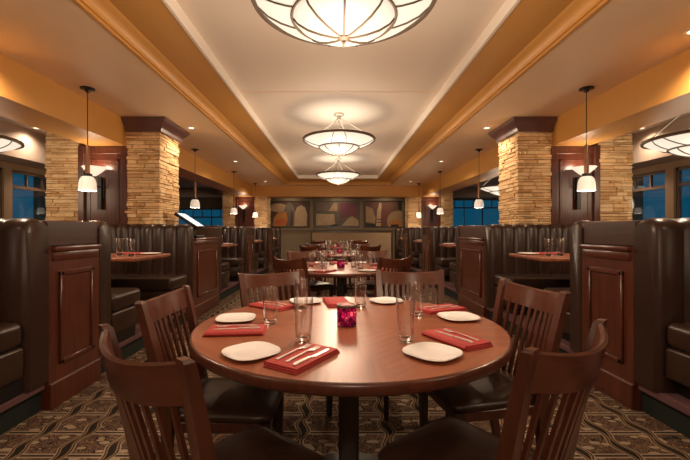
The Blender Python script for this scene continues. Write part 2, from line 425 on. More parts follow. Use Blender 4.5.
# ------------------------------------------------------------------ booths
def chan(bm, xa, xb, yf, yb, z0, z1, n):
    """channel-tufted back: front face at yf, flat back at yb"""
    sg = 1 if yb < yf else -1; t = abs(yf-yb); R = []; N = n*8; mid = t*.5
    pr = [(0, z0, 0), (0, z1-.05, 0), (.03, z1-.015, .3), (mid*.8, z1, .8), (t-.06, z1-.004, 1), (t-.02, z1-.03, 1), (t, z1-.075, 1), (t, (z0+z1)/2, 1), (t, z0, 1)]
    for i in range(N+1):
        u = i/8; fr = u-math.floor(u); bl = abs(math.sin(PI*fr))**.45 if i % 8 else 0
        x = xa+(xb-xa)*i/N
        e = min(1, (i if i < N/2 else N-i)/3); el = (1-math.sqrt(max(0, 1-(1-e)**2)))
        R.append([(x, yb+sg*(d-k*(1-bl)*.032 if d > mid else d), z-(1-bl)*.012*k*(1 if z > z1-.1 else 0)-el*.02*(1 if z > z1-.1 else 0)) for d, z, k in pr])
    rings(bm, R)
def bench(s, yb, dr, label, n=11, xin=2.0, xout=3.95, zt=1.315):
    """yb: plane of the back of the bench; dr: +1 sitter faces +y"""
    yf = yb+dr*.19
    r = thing('booth_bench', (A+s*(xin+xout)/2, yb+dr*.35, .2), label, 'bench', 'channel-back leather booth benches', world=True)
    bm = bmesh.new(); a, b = sorted((A+s*xin, A+s*xout)); chan(bm, a, b, yf, yb+dr*.002, .2, zt, n); mk('backrest', bm, M['leather'], r, smooth=45)
    bm = bmesh.new(); box(bm, a+.03, b, yf+dr*.005, yf+dr*.49, .50, .66, .045, 4)
    bmesh.ops.subdivide_edges(bm, edges=[], cuts=1)
    mk('seat', bm, M['leather2'], r, smooth=50)
    bm = bmesh.new(); box(bm, a+.035, b, yf+dr*.005, yf+dr*.47, .30, .50, .02, 2); mk('seat_front', bm, M['leather2'], r, smooth=50)
    bm = bmesh.new(); box(bm, a+.12, b-.02, yf+dr*.005, yf+dr*.40, .2, .30); mk('plinth', bm, M['black'], r)
    return r
def divider(s, y0, y1, label, z1=1.30, xin=2.0, xout=3.95, name='booth_divider', top=True):
    r = thing(name, (A+s*(xin+xout)/2, (y0+y1)/2, 0), label, 'booth divider' if top else 'service station', 'mahogany booth dividers' if top else None, world=True)
    xi = A+s*xin
    mk('body', B(xi, A+s*xout, y0+.001, y1-.001, 0, 1.12 if top else z1, .004, 1), M['panel_wood'], r)
    if top: mk('upper_panel', B(xi+s*.012, A+s*xout, y0+.001, y1-.001, 1.12, z1, .008, 2), M['dark_mahogany'], r)
    bm = bmesh.new(); zl = 1.12 if top else z1
    box(bm, xi-s*.035, xi+s*.05, y0+.02, y1-.02, zl-.035, zl, .008, 2); box(bm, xi-s*.016, xi+s*.05, y0+.03, y1-.03, zl-.10, zl-.035, .01, 2)
    mk('ledge', bm, M['ledge_wood'], r, smooth=40)
    bm = bmesh.new(); e = .09 if y1-y0 < .8 else .13; frame_panel(bm, 'x', xi, -s, y0+e, y1-e, .285, .945, .035, .02); mk('panel_molding', bm, M['panel_wood'], r, smooth=40)
    bm = bmesh.new(); box(bm, xi-s*.016, xi+s*.05, y0+.0, y1-.0, 0, .175, .006, 1); mk('baseboard', bm, M['panel_wood'], r)
    return r
def platform(s, y0, y1):
    o = st(mk('booth_platform', B(A+s*2.055, A+s*4.1, y0, y1, 0, .197), M['green']))
    st(mk('platform_nosing', B(A+s*2.02, A+s*2.27, y0+.001, y1-.001, .145, .2005, .012, 2), M['mauve']))
SIDE = {-1: 'left', 1: 'right'}
ORD = ['nearest', 'first', 'second', 'third', 'fourth']
for s in (-1, 1):
    sd = SIDE[s]
    platform(s, Y0, 2.569)
    bench(s, 2.57, -1, 'dark brown channel-back leather bench at the %s picture edge, closest to the viewer' % sd, n=10)
    divider(s, 2.57, 3.12, 'mahogany booth divider with framed panel, nearest one on the %s' % sd)
    segs = [(3.12, 5.16), (6.26, 8.2), (8.8, 10.8), (11.4, 13.2)]
    for k, (a, b) in enumerate(segs):
        platform(s, a+.001, b-.001)
        nm = ORD[k+1]
        bench(s, a, 1, 'leather bench of the %s booth on the %s, facing away from the viewer' % (nm, sd), n=12)
        bench(s, b, -1, 'channel-back leather bench of the %s booth on the %s, facing the viewer' % (nm, sd), n=12)
    divider(s, 8.2, 8.8, 'mahogany booth divider between the second and third booths on the %s' % sd)
    divider(s, 10.8, 11.4, 'mahogany booth divider between the third and fourth booths on the %s' % sd)
    if s > 0: divider(s, 5.16, 6.26, 'wide mahogany cabinet with framed panel beside the near right stone pier', xout=2.44)
    else: divider(s, 5.16, 6.26, 'lower mahogany service station carrying the touchscreen terminal, left of the aisle', z1=1.12, xout=2.44, name='service_station', top=False)
    pw = thing('booth_partition', (A+s*3.2, 6.05, 0), 'dark wooden partition behind the near %s stone pier' % sd, 'partition', world=True)
    mk('body', B(A+s*2.45, A+s*3.95, 5.86, 6.258, 0, 1.26), M['panel_wood'], pw)
    mk('leather_cap', B(A+s*2.448, A+s*3.95, 5.855, 6.258, 1.26, 1.30, .01, 2), M['leather'], pw)

# ------------------------------------------------------------------ small tableware prototypes
def plate_mesh(h=.104, n=48):
    bm = bmesh.new(); R = []
    def rad(th):
        c, s_ = abs(math.cos(th)), abs(math.sin(th)); p = 2.9
        return 1/((c**p+s_**p)**(1/p))
    for k, z in ((.55, 0), (.60, .001), (.97, .011), (1, .014), (.985, .0165), (.93, .0145), (.62, .006), (.58, .005), (.05, .0045)):
        R.append([(h*k*rad(2*PI*i/n)*math.cos(2*PI*i/n), h*k*rad(2*PI*i/n)*math.sin(2*PI*i/n), z) for i in range(n)])
    rings(bm, R); return bm
def glass_mesh(r0, r1, h, n=28):
    bm = bmesh.new()
    lathe(bm, [(0, 0), (r0*.92, 0), (r0, .006), (r0*1.01, .02), (r1, h-.003), (r1-.0008, h), (r1-.0018, h-.003), (r0-.003, .026), (r0*.6, .017), (0, .015)], n=n)
    bmesh.ops.remove_doubles(bm, verts=bm.verts, dist=3e-4)
    for f in bm.faces: f.material_index = 1 if f.calc_center_median().z > .03 else 0
    return bm
def candle_obj(label, loc, group=None):
    r = thing('candle_holder', loc, label, 'candle holder', group)
    bm = bmesh.new(); lathe(bm, [(0, 0), (.046, 0), (.050, .004), (.050, .098), (.046, .098), (.045, .006), (0, .006)], n=32); bmesh.ops.remove_doubles(bm, verts=bm.verts, dist=3e-4); mk('mosaic_glass', bm, M['mosaic'], r, smooth=40)
    bm = bmesh.new(); lathe(bm, [(.051, .094), (.0525, .096), (.0525, .104), (.051, .107), (.043, .107), (.043, .1), (.044, .094)], n=32, closed=True); mk('rim', bm, M['bronze'], r, smooth=40)
    bm = bmesh.new(); lathe(bm, [(0, .007), (.03, .007), (.03, .03), (.004, .03), (.007, .038), (.006, .048), (0, .06)], n=16); bmesh.ops.remove_doubles(bm, verts=bm.verts, dist=3e-4); mk('candle', bm, M['candle'], r, smooth=40)
    return r
def napkin_mesh(L=.28, W=.15):
    bm = bmesh.new()
    for k, (dx, dw) in enumerate(((0, 0), (.006, -.008), (.012, -.02))):
        box(bm, -W/2+dx, W/2-dw*0-dx*.3, -L/2+dx*.6, L/2-dx, k*.0065, k*.0065+.006, .0028, 2)
    # the folded edge rolled over
    tube(bm, [(-W/2+.004, -L/2+.01, .010), (-W/2+.004, L/2-.012, .010)], .0098, 8)
    return bm
def fork_mesh():
    bm = bmesh.new()
    def strip(pts):
        R = []
        for y, x0, x1, z in pts: R.append([(x0, y, z), (x1, y, z), (x1, y, z+.002), (x0, y, z+.002)])
        rings(bm, R)
    strip([(-.10, -.006, .006, .001), (-.06, -.005, .005, .003), (.02, -.0028, .0028, .006), (.04, -.006, .006, .003), (.052, -.011, .011, .001), (.06, -.0115, .0115, .001)])
    for k in range(4):
        x = -.0115+k*.0061; strip([(.0595, x, x+.0045, .001), (.085, x+.0004, x+.0038, .001), (.098, x+.0012, x+.003, .004)])
    return bm
def knife_mesh():
    bm = bmesh.new(); R = []
    for y, x0, x1, t in ((-.115, -.006, .006, .005), (-.10, -.008, .008, .007), (-.02, -.006, .006, .006), (-.005, -.005, .005, .003), (0, -.006, .010, .002), (.07, -.006, .011, .0015), (.095, -.006, .007, .0012), (.105, -.005, .0, .001)):
        R.append([(x0, y, 0), (x1, y, 0), (x1, y, t), (x0, y, t)])
    rings(bm, R); return bm
def one(name, bm, mat, loc, rz, label, cat, group, smooth=True):
    o = mk(name, bm, mat, smooth=smooth); o.location = loc; o.rotation_euler = (0, 0, rz); tag(o, label, cat, group); return o
PROTO = {}
def place(kind, loc, rz, label, group):
    spec = {'plate': ('plate', plate_mesh, 'plate', 'plate'), 'tumbler': ('water_glass', lambda: glass_mesh(.034, .043, .188), 'glass', 'glass'),
            'napkin': ('napkin', napkin_mesh, 'napkin', 'napkin'), 'fork': ('fork', fork_mesh, 'steel', 'fork'), 'knife': ('knife', knife_mesh, 'steel', 'knife')}[kind]
    if kind not in PROTO:
        PROTO[kind] = one(spec[0], spec[1](), [M['glass'], M['thin']] if spec[2] == 'glass' else M[spec[2]], loc, rz, label, spec[3], group, smooth=45); return PROTO[kind]
    return copy_tree(PROTO[kind], loc, rz, label, group)

# ------------------------------------------------------------------ booth tables
def booth_table(s, y0, y1, k):
    sd = SIDE[s]; nm = ORD[k]; zt = .955; xi = 2.03
    r = thing('booth_table', (A+s*2.75, (y0+y1)/2, .2), 'rectangular reddish wooden table in the %s booth on the %s' % (nm, sd), 'table', 'booth tables', world=True)
    mk('tabletop', B(A+s*xi, A+s*3.55, y0, y1, zt-.035, zt, .008, 2), M['table'], r)
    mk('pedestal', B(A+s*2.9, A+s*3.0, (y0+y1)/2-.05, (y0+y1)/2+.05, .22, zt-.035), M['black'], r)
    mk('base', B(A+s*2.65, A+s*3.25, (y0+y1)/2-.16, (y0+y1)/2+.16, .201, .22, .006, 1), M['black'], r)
    ym = (y0+y1)/2; g = 'table settings in the booths'
    t_ = 'on the table of the %s booth on the %s' % (nm, sd)
    place('tumbler', (A+s*2.22, ym-.12, zt), 0, 'clear glass %s, closer to the aisle' % t_, 'glasses in the booths')
    place('tumbler', (A+s*2.40, ym-.02, zt), 0, 'clear glass %s, farther from the aisle' % t_, 'glasses in the booths')
    place('plate', (A+s*2.18, ym+.22, zt), 0, 'white square plate %s, far edge' % t_, 'plates in the booths')
    place('napkin', (A+s*2.42, ym+.25, zt), 1.5, 'red napkin %s' % t_, 'napkins in the booths')
for s in (-1, 1):
    for k, (a, b) in enumerate(((3.72, 4.52), (6.82, 7.6), (9.4, 10.2), (11.95, 12.65))): booth_table(s, a, b, k+1)

# ------------------------------------------------------------------ dining chairs
def make_chair(label):
    r = thing('dining_chair', (0, 0, 0), label, 'chair')
    lean = lambda z: -.205-.105*max(0, (z-.42)/.50)**1.15
    # rear posts run into the back legs
    for s in (-1, 1):
        bm = bmesh.new()
        loft(bm, [(s*.205, -.255, 0, .03, .035), (s*.21, -.215, .25, .035, .042), (s*.213, lean(.42), .42, .042, .045), (s*.222, lean(.6), .60, .046, .040), (s*.234, lean(.8), .80, .044, .034), (s*.242, lean(.918), .918, .040, .028), (s*.242, lean(.925)-.003, .926, .03, .02)])
        mk('back_post', bm, M['chair_wood'], r, smooth=30)
    for s in (-1, 1):
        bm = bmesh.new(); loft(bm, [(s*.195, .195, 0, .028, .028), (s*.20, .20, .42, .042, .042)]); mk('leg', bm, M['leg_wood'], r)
    # curved top rail
    bm = bmesh.new(); R = []; n = 20
    for i in range(n+1):
        u = -1+2*i/n; x = u*.237; sag = .062*(1-u*u); dip = .022*(1-u*u)
        sec = []
        for z, o in ((.822, -.010), (.915, -.009), (.921, 0), (.915, .009), (.822, .010)):
            sec.append((x, lean(z)-sag+o, z-dip))
        R.append(sec)
    rings(bm, R); mk('top_rail', bm, M['rail_wood'], r, smooth=40)
    for k in range(9):
        u = -1+2*(k+1)/10; x = u*.215
        sag = .062*(1-u*u)
        bm = bmesh.new(); P = []
        for z in (.45, .55, .65, .74, .832):
            f = (z-.45)/.382; P.append((x*(1+.05*f), lean(z)-sag*(.55+.43*f)-.004, z, .023-.002*f, .011))
        loft(bm, P); mk('slat', bm, M['chair_wood'], r)
    bm = bmesh.new()
    box(bm, -.20, .20, -.25, -.19, .385, .460, .004, 1); box(bm, -.20, .20, .185, .215, .375, .420, .004, 1)
    for s in (-1, 1): box(bm, s*.19, s*.215, -.2, .2, .375, .420, .004, 1)
    mk('seat_frame', bm, M['chair_wood'], r)
    bm = bmesh.new()
    for s in (-1, 1): loft_x = box(bm, s*.193, s*.213, -.225, .20, .17, .195, .003, 1)
    box(bm, -.2, .2, -.01, .012, .172, .193, .003, 1)
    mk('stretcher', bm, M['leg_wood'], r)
    # domed seat pad
    bm = bmesh.new(); n = 40; R = []
    def sq(th, hx, hy, p=9):
        c, s_ = math.cos(th), math.sin(th); q = 1/((abs(c)**p+abs(s_)**p)**(1/p)); return hx*c*q, hy*s_*q
    for k, z in ((.96, .420), (1.0, .428), (1.01, .437), (1.0, .447), (.95, .456), (.82, .465), (.6, .472), (.3, .476), (.03, .477)):
        ring = []
        for i in range(n):
            x, y = sq(2*PI*i/n, .222, .222); tp = 1+.05*(y/.228)
            ring.append((x*k*tp, y*k+.012, z))
        R.append(ring)
    rings(bm, R); mk('seat_pad', bm, M['leather2'], r, smooth=50)
    r.scale = (.93, 1, 1.037)
    return r
TBL = [(.06, 1.96), (.05, 4.92), (.05, 7.88), (.04, 10.84)]
TN = ['nearest round table', 'second round table', 'third round table', 'farthest round table']
c0 = None
def chair(mx, my, dx, dy, label):
    """mx,my: top of the back; dx,dy: direction faced"""
    global c0
    L = math.hypot(dx, dy); dx /= L; dy /= L; rz = math.atan2(dy, dx)-PI/2
    loc = (mx+.31*dx, my+.31*dy, 0)
    if c0 is None: c0 = make_chair(label); c0.location = loc; c0.rotation_euler = (0, 0, rz); c0['group'] = 'slat-back chairs round the tables'; return c0
    return copy_tree(c0, loc, rz, label)
CH = [(-.50, .951, .635, .772, 'front left', .93, 1.037), (.63, 1.015, -.618, .786, 'front right', .95, 1.037), (-.81, 1.78, 1, -.014, 'left side', .93, 1.015),
      (1.0, 1.94, -.98, -.19, 'right side', .93, 1.03), (-.485, 2.83, .53, -.85, 'back left', 1.0, 1.0), (.565, 2.93, -.1, -1, 'back right', 1.0, 1.0)]
for mx, my, dx, dy, nm, sx_, sz_ in CH: chair(mx, my, dx, dy, 'cherry wood slat-back chair with dark leather seat at the nearest round table, %s' % nm).scale = (sx_, 1, sz_)
for k in (1, 2, 3):
    ox, oy = TBL[k][0]-.06, TBL[k][1]-1.96
    for mx, my, dx, dy, nm, sx_, sz_ in CH:
        if 'side' in nm: continue
        chair(mx+ox+random.uniform(-.03, .03), my+oy+random.uniform(-.04, .04), dx, dy, 'slat-back wooden chair at the %s, %s seat' % (TN[k], nm)).scale = (sx_, 1, sz_)

# ------------------------------------------------------------------ round tables and settings
ZTOP = .75
def make_table(label):
    r = thing('round_table', (0, 0, 0), label, 'table', 'round dining tables down the aisle')
    bm = bmesh.new(); lathe(bm, [(0, .712), (.765, .712), (.765, .75), (0, .75)], n=96); bmesh.ops.remove_doubles(bm, verts=bm.verts, dist=3e-4)
    mk('tabletop', bm, M['table'], r, smooth=30)
    bm = bmesh.new(); lathe(bm, [(.7655, .706), (.770, .706), (.776, .712), (.776, .741), (.772, .747), (.7655, .7495)], n=96, closed=True); mk('edge_band', bm, M['panel_wood'], r, smooth=50)
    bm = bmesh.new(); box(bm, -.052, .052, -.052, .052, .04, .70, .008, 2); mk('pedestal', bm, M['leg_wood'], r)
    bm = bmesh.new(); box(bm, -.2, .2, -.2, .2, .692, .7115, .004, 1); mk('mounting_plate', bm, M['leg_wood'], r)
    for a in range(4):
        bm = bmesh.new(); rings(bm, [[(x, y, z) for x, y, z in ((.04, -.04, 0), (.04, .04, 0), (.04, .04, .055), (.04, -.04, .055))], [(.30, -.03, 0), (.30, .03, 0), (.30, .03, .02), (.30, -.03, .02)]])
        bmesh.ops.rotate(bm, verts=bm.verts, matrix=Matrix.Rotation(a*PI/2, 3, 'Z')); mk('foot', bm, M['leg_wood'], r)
    return r
t0 = make_table('round reddish wooden pedestal table set with plates and red napkins, nearest the viewer'); t0.location = (*TBL[0], 0); t0.rotation_euler = (0, 0, 0)
for k in (1, 2, 3): copy_tree(t0, (*TBL[k], 0), 0, 'round wooden pedestal table set for dinner, the %s in the aisle' % ['', 'second', 'third', 'farthest'][k])
PL = [(-.545, 2.03, .1, 'left'), (-.335, 1.47, .75, 'front left'), (.370, 1.462, .7, 'front right'), (.665, 2.06, .2, 'right'), (.33, 2.53, .5, 'back right'), (-.21, 2.52, .3, 'back left')]
NP = [(-.48, 1.79, math.radians(95), 'left', 2), (-.125, 1.41, math.radians(-32), 'front', 3), (.52, 1.655, math.radians(28), 'front right', 2), (.63, 2.27, math.radians(-65), 'right', 2), (-.41, 2.37, math.radians(53), 'back left', 2), (.0, 2.50, math.radians(10), 'back', 0)]
GL = [(-.345, 1.95, 'left'), (-.147, 1.645, 'front left'), (-.216, 2.31, 'back left'), (.30, 1.645, 'front right'), (.447, 2.12, 'right'), (.147, 2.36, 'back right')]
for k in range(4):
    ox, oy = TBL[k][0]-.06, TBL[k][1]-1.96; tn = TN[k]; j = (lambda: 0) if k == 0 else (lambda: random.uniform(-.02, .02))
    for x, y, a, nm in PL: place('plate', (x+ox, y+oy, ZTOP), a, 'white rounded-square plate, %s position on the %s' % (nm, tn), 'plates on the %s' % tn)
    for x, y, a, nm, cut in NP:
        x += ox; y += oy
        place('napkin', (x, y, ZTOP), a, 'folded red napkin, %s position on the %s' % (nm, tn), 'napkins on the %s' % tn)
        if k > 1: continue
        ca, sa = math.cos(a), math.sin(a)
        items = {0: [], 2: [('knife', -.02), ('fork', .03)], 3: [('fork', -.045), ('fork', .0), ('knife', .045)]}[cut]
        for i, (kd, dx) in enumerate(items):
            kn = ' outer' if (cut == 3 and i == 0) else ' inner' if (cut == 3 and i == 1) else ''
            place(kd, (x+ca*dx, y+sa*dx, ZTOP+.0195), a, 'steel%s %s lying on the %s red napkin of the %s' % (kn, kd, nm, tn), 'cutlery on the %s' % tn)
    for x, y, nm in GL: place('tumbler', (x+ox+j(), y+oy+j(), ZTOP), 0, 'tall clear water glass, %s position on the %s' % (nm, tn), 'glasses on the %s' % tn)
    if k:
        for i, (x, y, nm) in enumerate(((-.05, 2.2, 'centre left'), (.22, 1.9, 'centre right'), (-.18, 1.95, 'beside the candle, left'), (.3, 2.25, 'beyond the candle, right'))):
            place('tumbler', (x+ox+j(), y+oy+j(), ZTOP), 0, 'clear water glass in the middle of the %s, %s' % (tn, nm), 'glasses on the %s' % tn)
cd = candle_obj('magenta mosaic glass candle holder on the nearest round table', (.05, 1.92, ZTOP), 'lit mosaic candle holders')
CANDLES = [cd]
for k in (1, 2, 3): CANDLES.append(copy_tree(cd, (TBL[k][0], TBL[k][1]-.05, ZTOP), 0, 'magenta glass candle holder glowing on the %s' % TN[k]))
for i, c in enumerate(CANDLES): light('candle_light', 'POINT', (0, 0, .065), .28 if i == 0 else .3, (1, .5, .4), c, .012)

# ------------------------------------------------------------------ chandeliers
def make_chandelier(label, K=.92, H=.39):
    r = thing('chandelier', (0, 0, 0), label, 'chandelier')      # origin at the rim plane
    R0, R1, D1, D2 = .53, .30, -.115*K, -.245*K
    outer = [(R0-.01, 0), (.47, -.045*K), (.40, -.083*K), (.34, -.105*K), (R1, D1)]
    inner = [(R1-.005, D1), (.27, -.15*K), (.21, -.19*K), (.14, -.218*K), (.07, -.236*K), (.012, D2)]
    def dbl(p, t): return p+[(max(x-t*.3, 0), z+t) for x, z in p[::-1]]
    bm = bmesh.new(); lathe(bm, dbl(outer, .006), n=64, closed=True); mk('glass_flange', bm, M['chglass'], r, smooth=60)
    bm = bmesh.new(); lathe(bm, dbl(inner, .006), n=64, closed=True); mk('glass_bowl', bm, M['chglass'], r, smooth=60)
    bm = bmesh.new(); lathe(bm, [(R0-.014, -.014), (R0+.012, -.014), (R0+.018, .0), (R0+.012, .018), (R0-.008, .018)], n=64, closed=True); mk('rim', bm, M['bronze'], r, smooth=40)
    bm = bmesh.new(); tube(bm, [((R1+.003)*math.cos(a*PI/24), (R1+.003)*math.sin(a*PI/24), D1-.008) for a in range(48)], .009, 6, closed=True); mk('inner_ring', bm, M['bronze'], r, smooth=60)
    for k in range(8):
        a = k*PI/4+PI/8; c, s_ = math.cos(a), math.sin(a)
        bm = bmesh.new(); tube(bm, [(x*c, x*s_, z-.007) for x, z in inner], .0062, 6); mk('rib', bm, M['bronze'], r, smooth=60)
    for k in range(8):
        a = k*PI/4; P = []
        for i, (x, z) in enumerate(outer):
            aa = a+(.26 if k % 2 else -.26)*(1-i/4)+(PI/8)*(i/4)*(1 if not k % 2 else -1)*0; P.append((x*math.cos(aa), x*math.sin(aa), z-.007))
        bm = bmesh.new(); tube(bm, P, .0055, 6); mk('outer_rib', bm, M['bronze'], r, smooth=60)
    bm = bmesh.new(); lathe(bm, [(0, .009), (.028, .005), (.034, -.007), (.022, -.017), (.008, -.021), (.012, -.029), (.006, -.039), (0, -.043)], (0, 0, D2), n=20); bmesh.ops.remove_doubles(bm, verts=bm.verts, dist=3e-4); mk('finial', bm, M['bronze'], r, smooth=50)
    bm = bmesh.new(); lathe(bm, [(0, -.001), (.075, -.001), (.075, -.020), (.06, -.03), (.03, -.038), (.028, -.09), (0, -.09)], (0, 0, H), n=24); bmesh.ops.remove_doubles(bm, verts=bm.verts, dist=3e-4); mk('canopy', bm, M['rod'], r, smooth=40)
    for k in range(4):
        a = k*PI/2+PI/4; c, s_ = math.cos(a), math.sin(a)
        bm = bmesh.new(); tube(bm, [(.022*c, .022*s_, H-.07), (.49*c, .49*s_, .018), (.515*c, .515*s_, .01)], .0062, 6); mk('rod', bm, M['rod'], r, smooth=60)
    bm = bmesh.new(); tube(bm, [(0, 0, H-.08), (0, 0, -.01), (0, 0, D2+.015)], .010, 8); mk('centre_stem', bm, M['rod'], r, smooth=60)
    return r
ch = make_chandelier('large alabaster glass bowl chandelier at the top of the picture, nearest the viewer'); ch.location = (A+.01, 2.2, 2.585); ch.rotation_euler = (0, 0, PI/8)
ch['group'] = 'glass bowl chandeliers'
CHL = [ch]
for loc, lb in (((A, 5.64, 2.585), 'glass bowl chandelier in the middle of the central ceiling tray'), ((A, 9.2, 2.585), 'smallest-looking central glass bowl chandelier, hanging lowest in the picture near the back wall')):
    CHL.append(copy_tree(ch, loc, PI/8, lb))
CHL.append(copy_tree(ch, (A, -1.24, 2.585), PI/8, 'added fill-light glass bowl chandelier over the viewer, just out of the picture'))  # unseen, added to carry the row on and light the front chairs
CHL.append(copy_tree(ch, (A, -4.68, 2.585), PI/8, 'added fill-light glass bowl chandelier behind the viewer, out of the picture'))  # second unseen chandelier added for fill from behind the camera
SCH = []
c = make_chandelier('shallow glass bowl chandelier by the windows at the right picture edge', .80, .529); c.location = (A+4.0, 4.13, 2.24); c.rotation_euler = (0, 0, PI/8); c['group'] = 'shallow bowl chandeliers over the window aisles'; SCH.append(c)
for loc, lb in (((A-4.17, 4.13, 2.24), 'shallow glass bowl chandelier cut by the left picture edge, by the windows'), ((A+3.90, 8.9, 2.24), 'shallow glass bowl chandelier half hidden behind the near right stone pier'),
                ((A+3.9, -.6, 2.24), 'added shallow glass bowl chandelier, unseen behind the viewer on the right'), ((A-3.9, -.6, 2.24), 'added shallow glass bowl chandelier, unseen behind the viewer on the left')):  # this pair is added out of view, as extra fill light
    SCH.append(copy_tree(c, loc, PI/8, lb))
for c in CHL+SCH:
    m = c in CHL; k_ = 1 if m else .25
    light('chandelier_glow', 'AREA', (0, 0, -.035), CH_UP*k_, IVORY, c, .85).rotation_euler = (PI, 0, 0)
    light('chandelier_down', 'POINT', (0, 0, -.55 if m else -.42), CH_DOWN*k_*(.8 if m and c.location.y < 0 else 1), WARM, c, .3)

# ------------------------------------------------------------------ pendants
def make_pendant(label):
    r = thing('pendant_lamp', (0, 0, 0), label, 'pendant lamp')    # origin at the ceiling
    bm = bmesh.new(); lathe(bm, [(0, 0), (.07, 0), (.072, -.012), (.03, -.02), (.02, -.045), (0, -.045)], n=24); bmesh.ops.remove_doubles(bm, verts=bm.verts, dist=3e-4); mk('canopy', bm, M['black'], r, smooth=40)
    bm = bmesh.new(); tube(bm, [(0, 0, -.04), (0, 0, -.64)], .0045, 8); mk('cord', bm, M['black'], r)
    bm = bmesh.new(); lathe(bm, [(0, -.62), (.022, -.62), (.024, -.63), (.024, -.92), (0, -.92)], n=16); bmesh.ops.remove_doubles(bm, verts=bm.verts, dist=3e-4); mk('tube', bm, M['copper'], r, smooth=40)
    bm = bmesh.new(); lathe(bm, [(0, -.92), (.042, -.925), (.046, -.945), (.04, -.955), (0, -.955)], n=20); bmesh.ops.remove_doubles(bm, verts=bm.verts, dist=3e-4); mk('cap', bm, M['black'], r, smooth=40)
    p = [(.03, -.950), (.056, -.962), (.072, -.985), (.082, -1.025), (.087, -1.10), (.089, -1.11)]
    bm = bmesh.new(); lathe(bm, p+[(x-.005, z) for x, z in p[::-1]], n=32, closed=True); mk('shade', bm, M['pend_glass'], r, smooth=50)
    return r
pd = None
for s in (-1, 1):
    for k, y in enumerate((4.07, 7.15, 9.85, 12.4)):
        lb = 'slim pendant lamp with white glass dome over the %s booth on the %s' % (ORD[k+1], SIDE[s])
        if pd is None: pd = make_pendant(lb); pd.location = (s*2.7, y, ZC); pd['group'] = 'pendant lamps over the booths'; p = pd; PD = [pd]
        else: p = copy_tree(pd, (s*2.7, y, ZC), 0, lb); PD.append(p)
for p in PD: light('pendant_bulb', 'POINT', (0, 0, -1.07), PEND_W, WARM, p, .03)

# ------------------------------------------------------------------ sconces
def make_sconce(label):
    r = thing('sconce_lamp', (0, 0, 0), label, 'wall sconce')   # origin on the panel, facing -y
    bm = bmesh.new(); box(bm, -.045, .045, -.03, 0, -.27, .0, .006, 1); box(bm, -.028, .028, -.06, -.03, -.42, .03, .006, 1); mk('backplate', bm, M['black'], r)
    bm = bmesh.new(); tube(bm, [(0, -.05, -.12), (0, -.13, -.10), (0, -.16, -.03), (0, -.16, .03)], .010, 8); mk('arm', bm, M['black'], r, smooth=60)
    p = [(.012, .02), (.05, .045), (.10, .09), (.145, .135), (.15, .138)]
    bm = bmesh.new(); lathe(bm, p+[(x-.006, z+.004) for x, z in p[::-1]], (0, -.16, 0), n=32, closed=True); mk('bowl_shade', bm, M['sc_glass'], r, smooth=50)
    return r
s0 = None
SCL = []
for s, y, lb in ((-1, 5.23, 'flared glass uplight sconce on the near left pier'), (1, 5.23, 'flared glass uplight sconce on the near right pier'), (-1, 13.25, 'flared glass uplight sconce on the far left pier'), (1, 13.25, 'flared glass uplight sconce on the far right pier')):
    loc = (A+s*3.3, y-.002, 1.94)
    if s0 is None: s0 = make_sconce(lb); s0.location = loc; s0['group'] = 'uplight wall sconces on the piers'; o = s0
    else: o = copy_tree(s0, loc, 0, lb)
    SCL.append(o)
for o in SCL: light('sconce_bulb', 'POINT', (0, -.16, .16), SCONCE_W, WARM, o, .05)

# ------------------------------------------------------------------ recessed lights
def make_down(label):
    r = thing('recessed_light', (0, 0, 0), label, 'ceiling light')
    bm = bmesh.new(); lathe(bm, [(.037, 0), (.062, 0), (.062, -.006), (.037, -.004)], n=24, closed=True); mk('trim_ring', bm, M['white_trim'], r, smooth=40)
    bm = bmesh.new(); lathe(bm, [(0, 0), (.036, 0), (.036, -.002), (0, -.002)], n=24); bmesh.ops.remove_doubles(bm, verts=bm.verts, dist=3e-4); mk('lens', bm, M['bulb'], r)
    return r
d0 = None; DL = []
spots = []
for s in (-1, 1):
    for x, y, z, w_, pw in ((2.72, 2.9, ZC, 'side ceiling before the first pendant', 1.6), (2.22, 5.65, ZC, 'side ceiling beside the near pier crown', .45), (2.3, 8.4, ZC, 'side ceiling above the second booth', 1), (2.3, 11.9, ZC, 'side ceiling above the fourth booth', 2.0),
                        (4.55, 5.66, ZC, 'outer ceiling by the windows', .5), (4.95, 6.4, 2.30, 'window soffit', .35), (2.6, .2, ZC, 'side ceiling behind the viewer, added for fill', 1.0), (2.6, -2.5, ZC, 'side ceiling far behind the viewer, added for fill', 1.0)):  # the two behind the viewer are unseen, added to brighten the foreground
        spots.append((A+s*x, y, z, 'small recessed ceiling light in the %s %s' % (SIDE[s], w_), pw))
for x in (-1.8, 0, 1.8): spots.append((A+x, 13.95, ZC, 'recessed light over the back wall paintings, %s' % {-1.8: 'left', 0: 'middle', 1.8: 'right'}[x], .35))
for x, y, z, lb, pw in spots:
    if d0 is None: d0 = make_down(lb); d0.location = (x, y, z-.0005); d0['group'] = 'recessed ceiling lights'; o = d0
    else: o = copy_tree(d0, (x, y, z-.0005), 0, lb)
    DL.append((o, pw))
for o, pw in DL: light('recessed_spot', 'SPOT', (0, 0, -.01), SPOT_W*pw, WARM, o, .05, 150, 1.0)

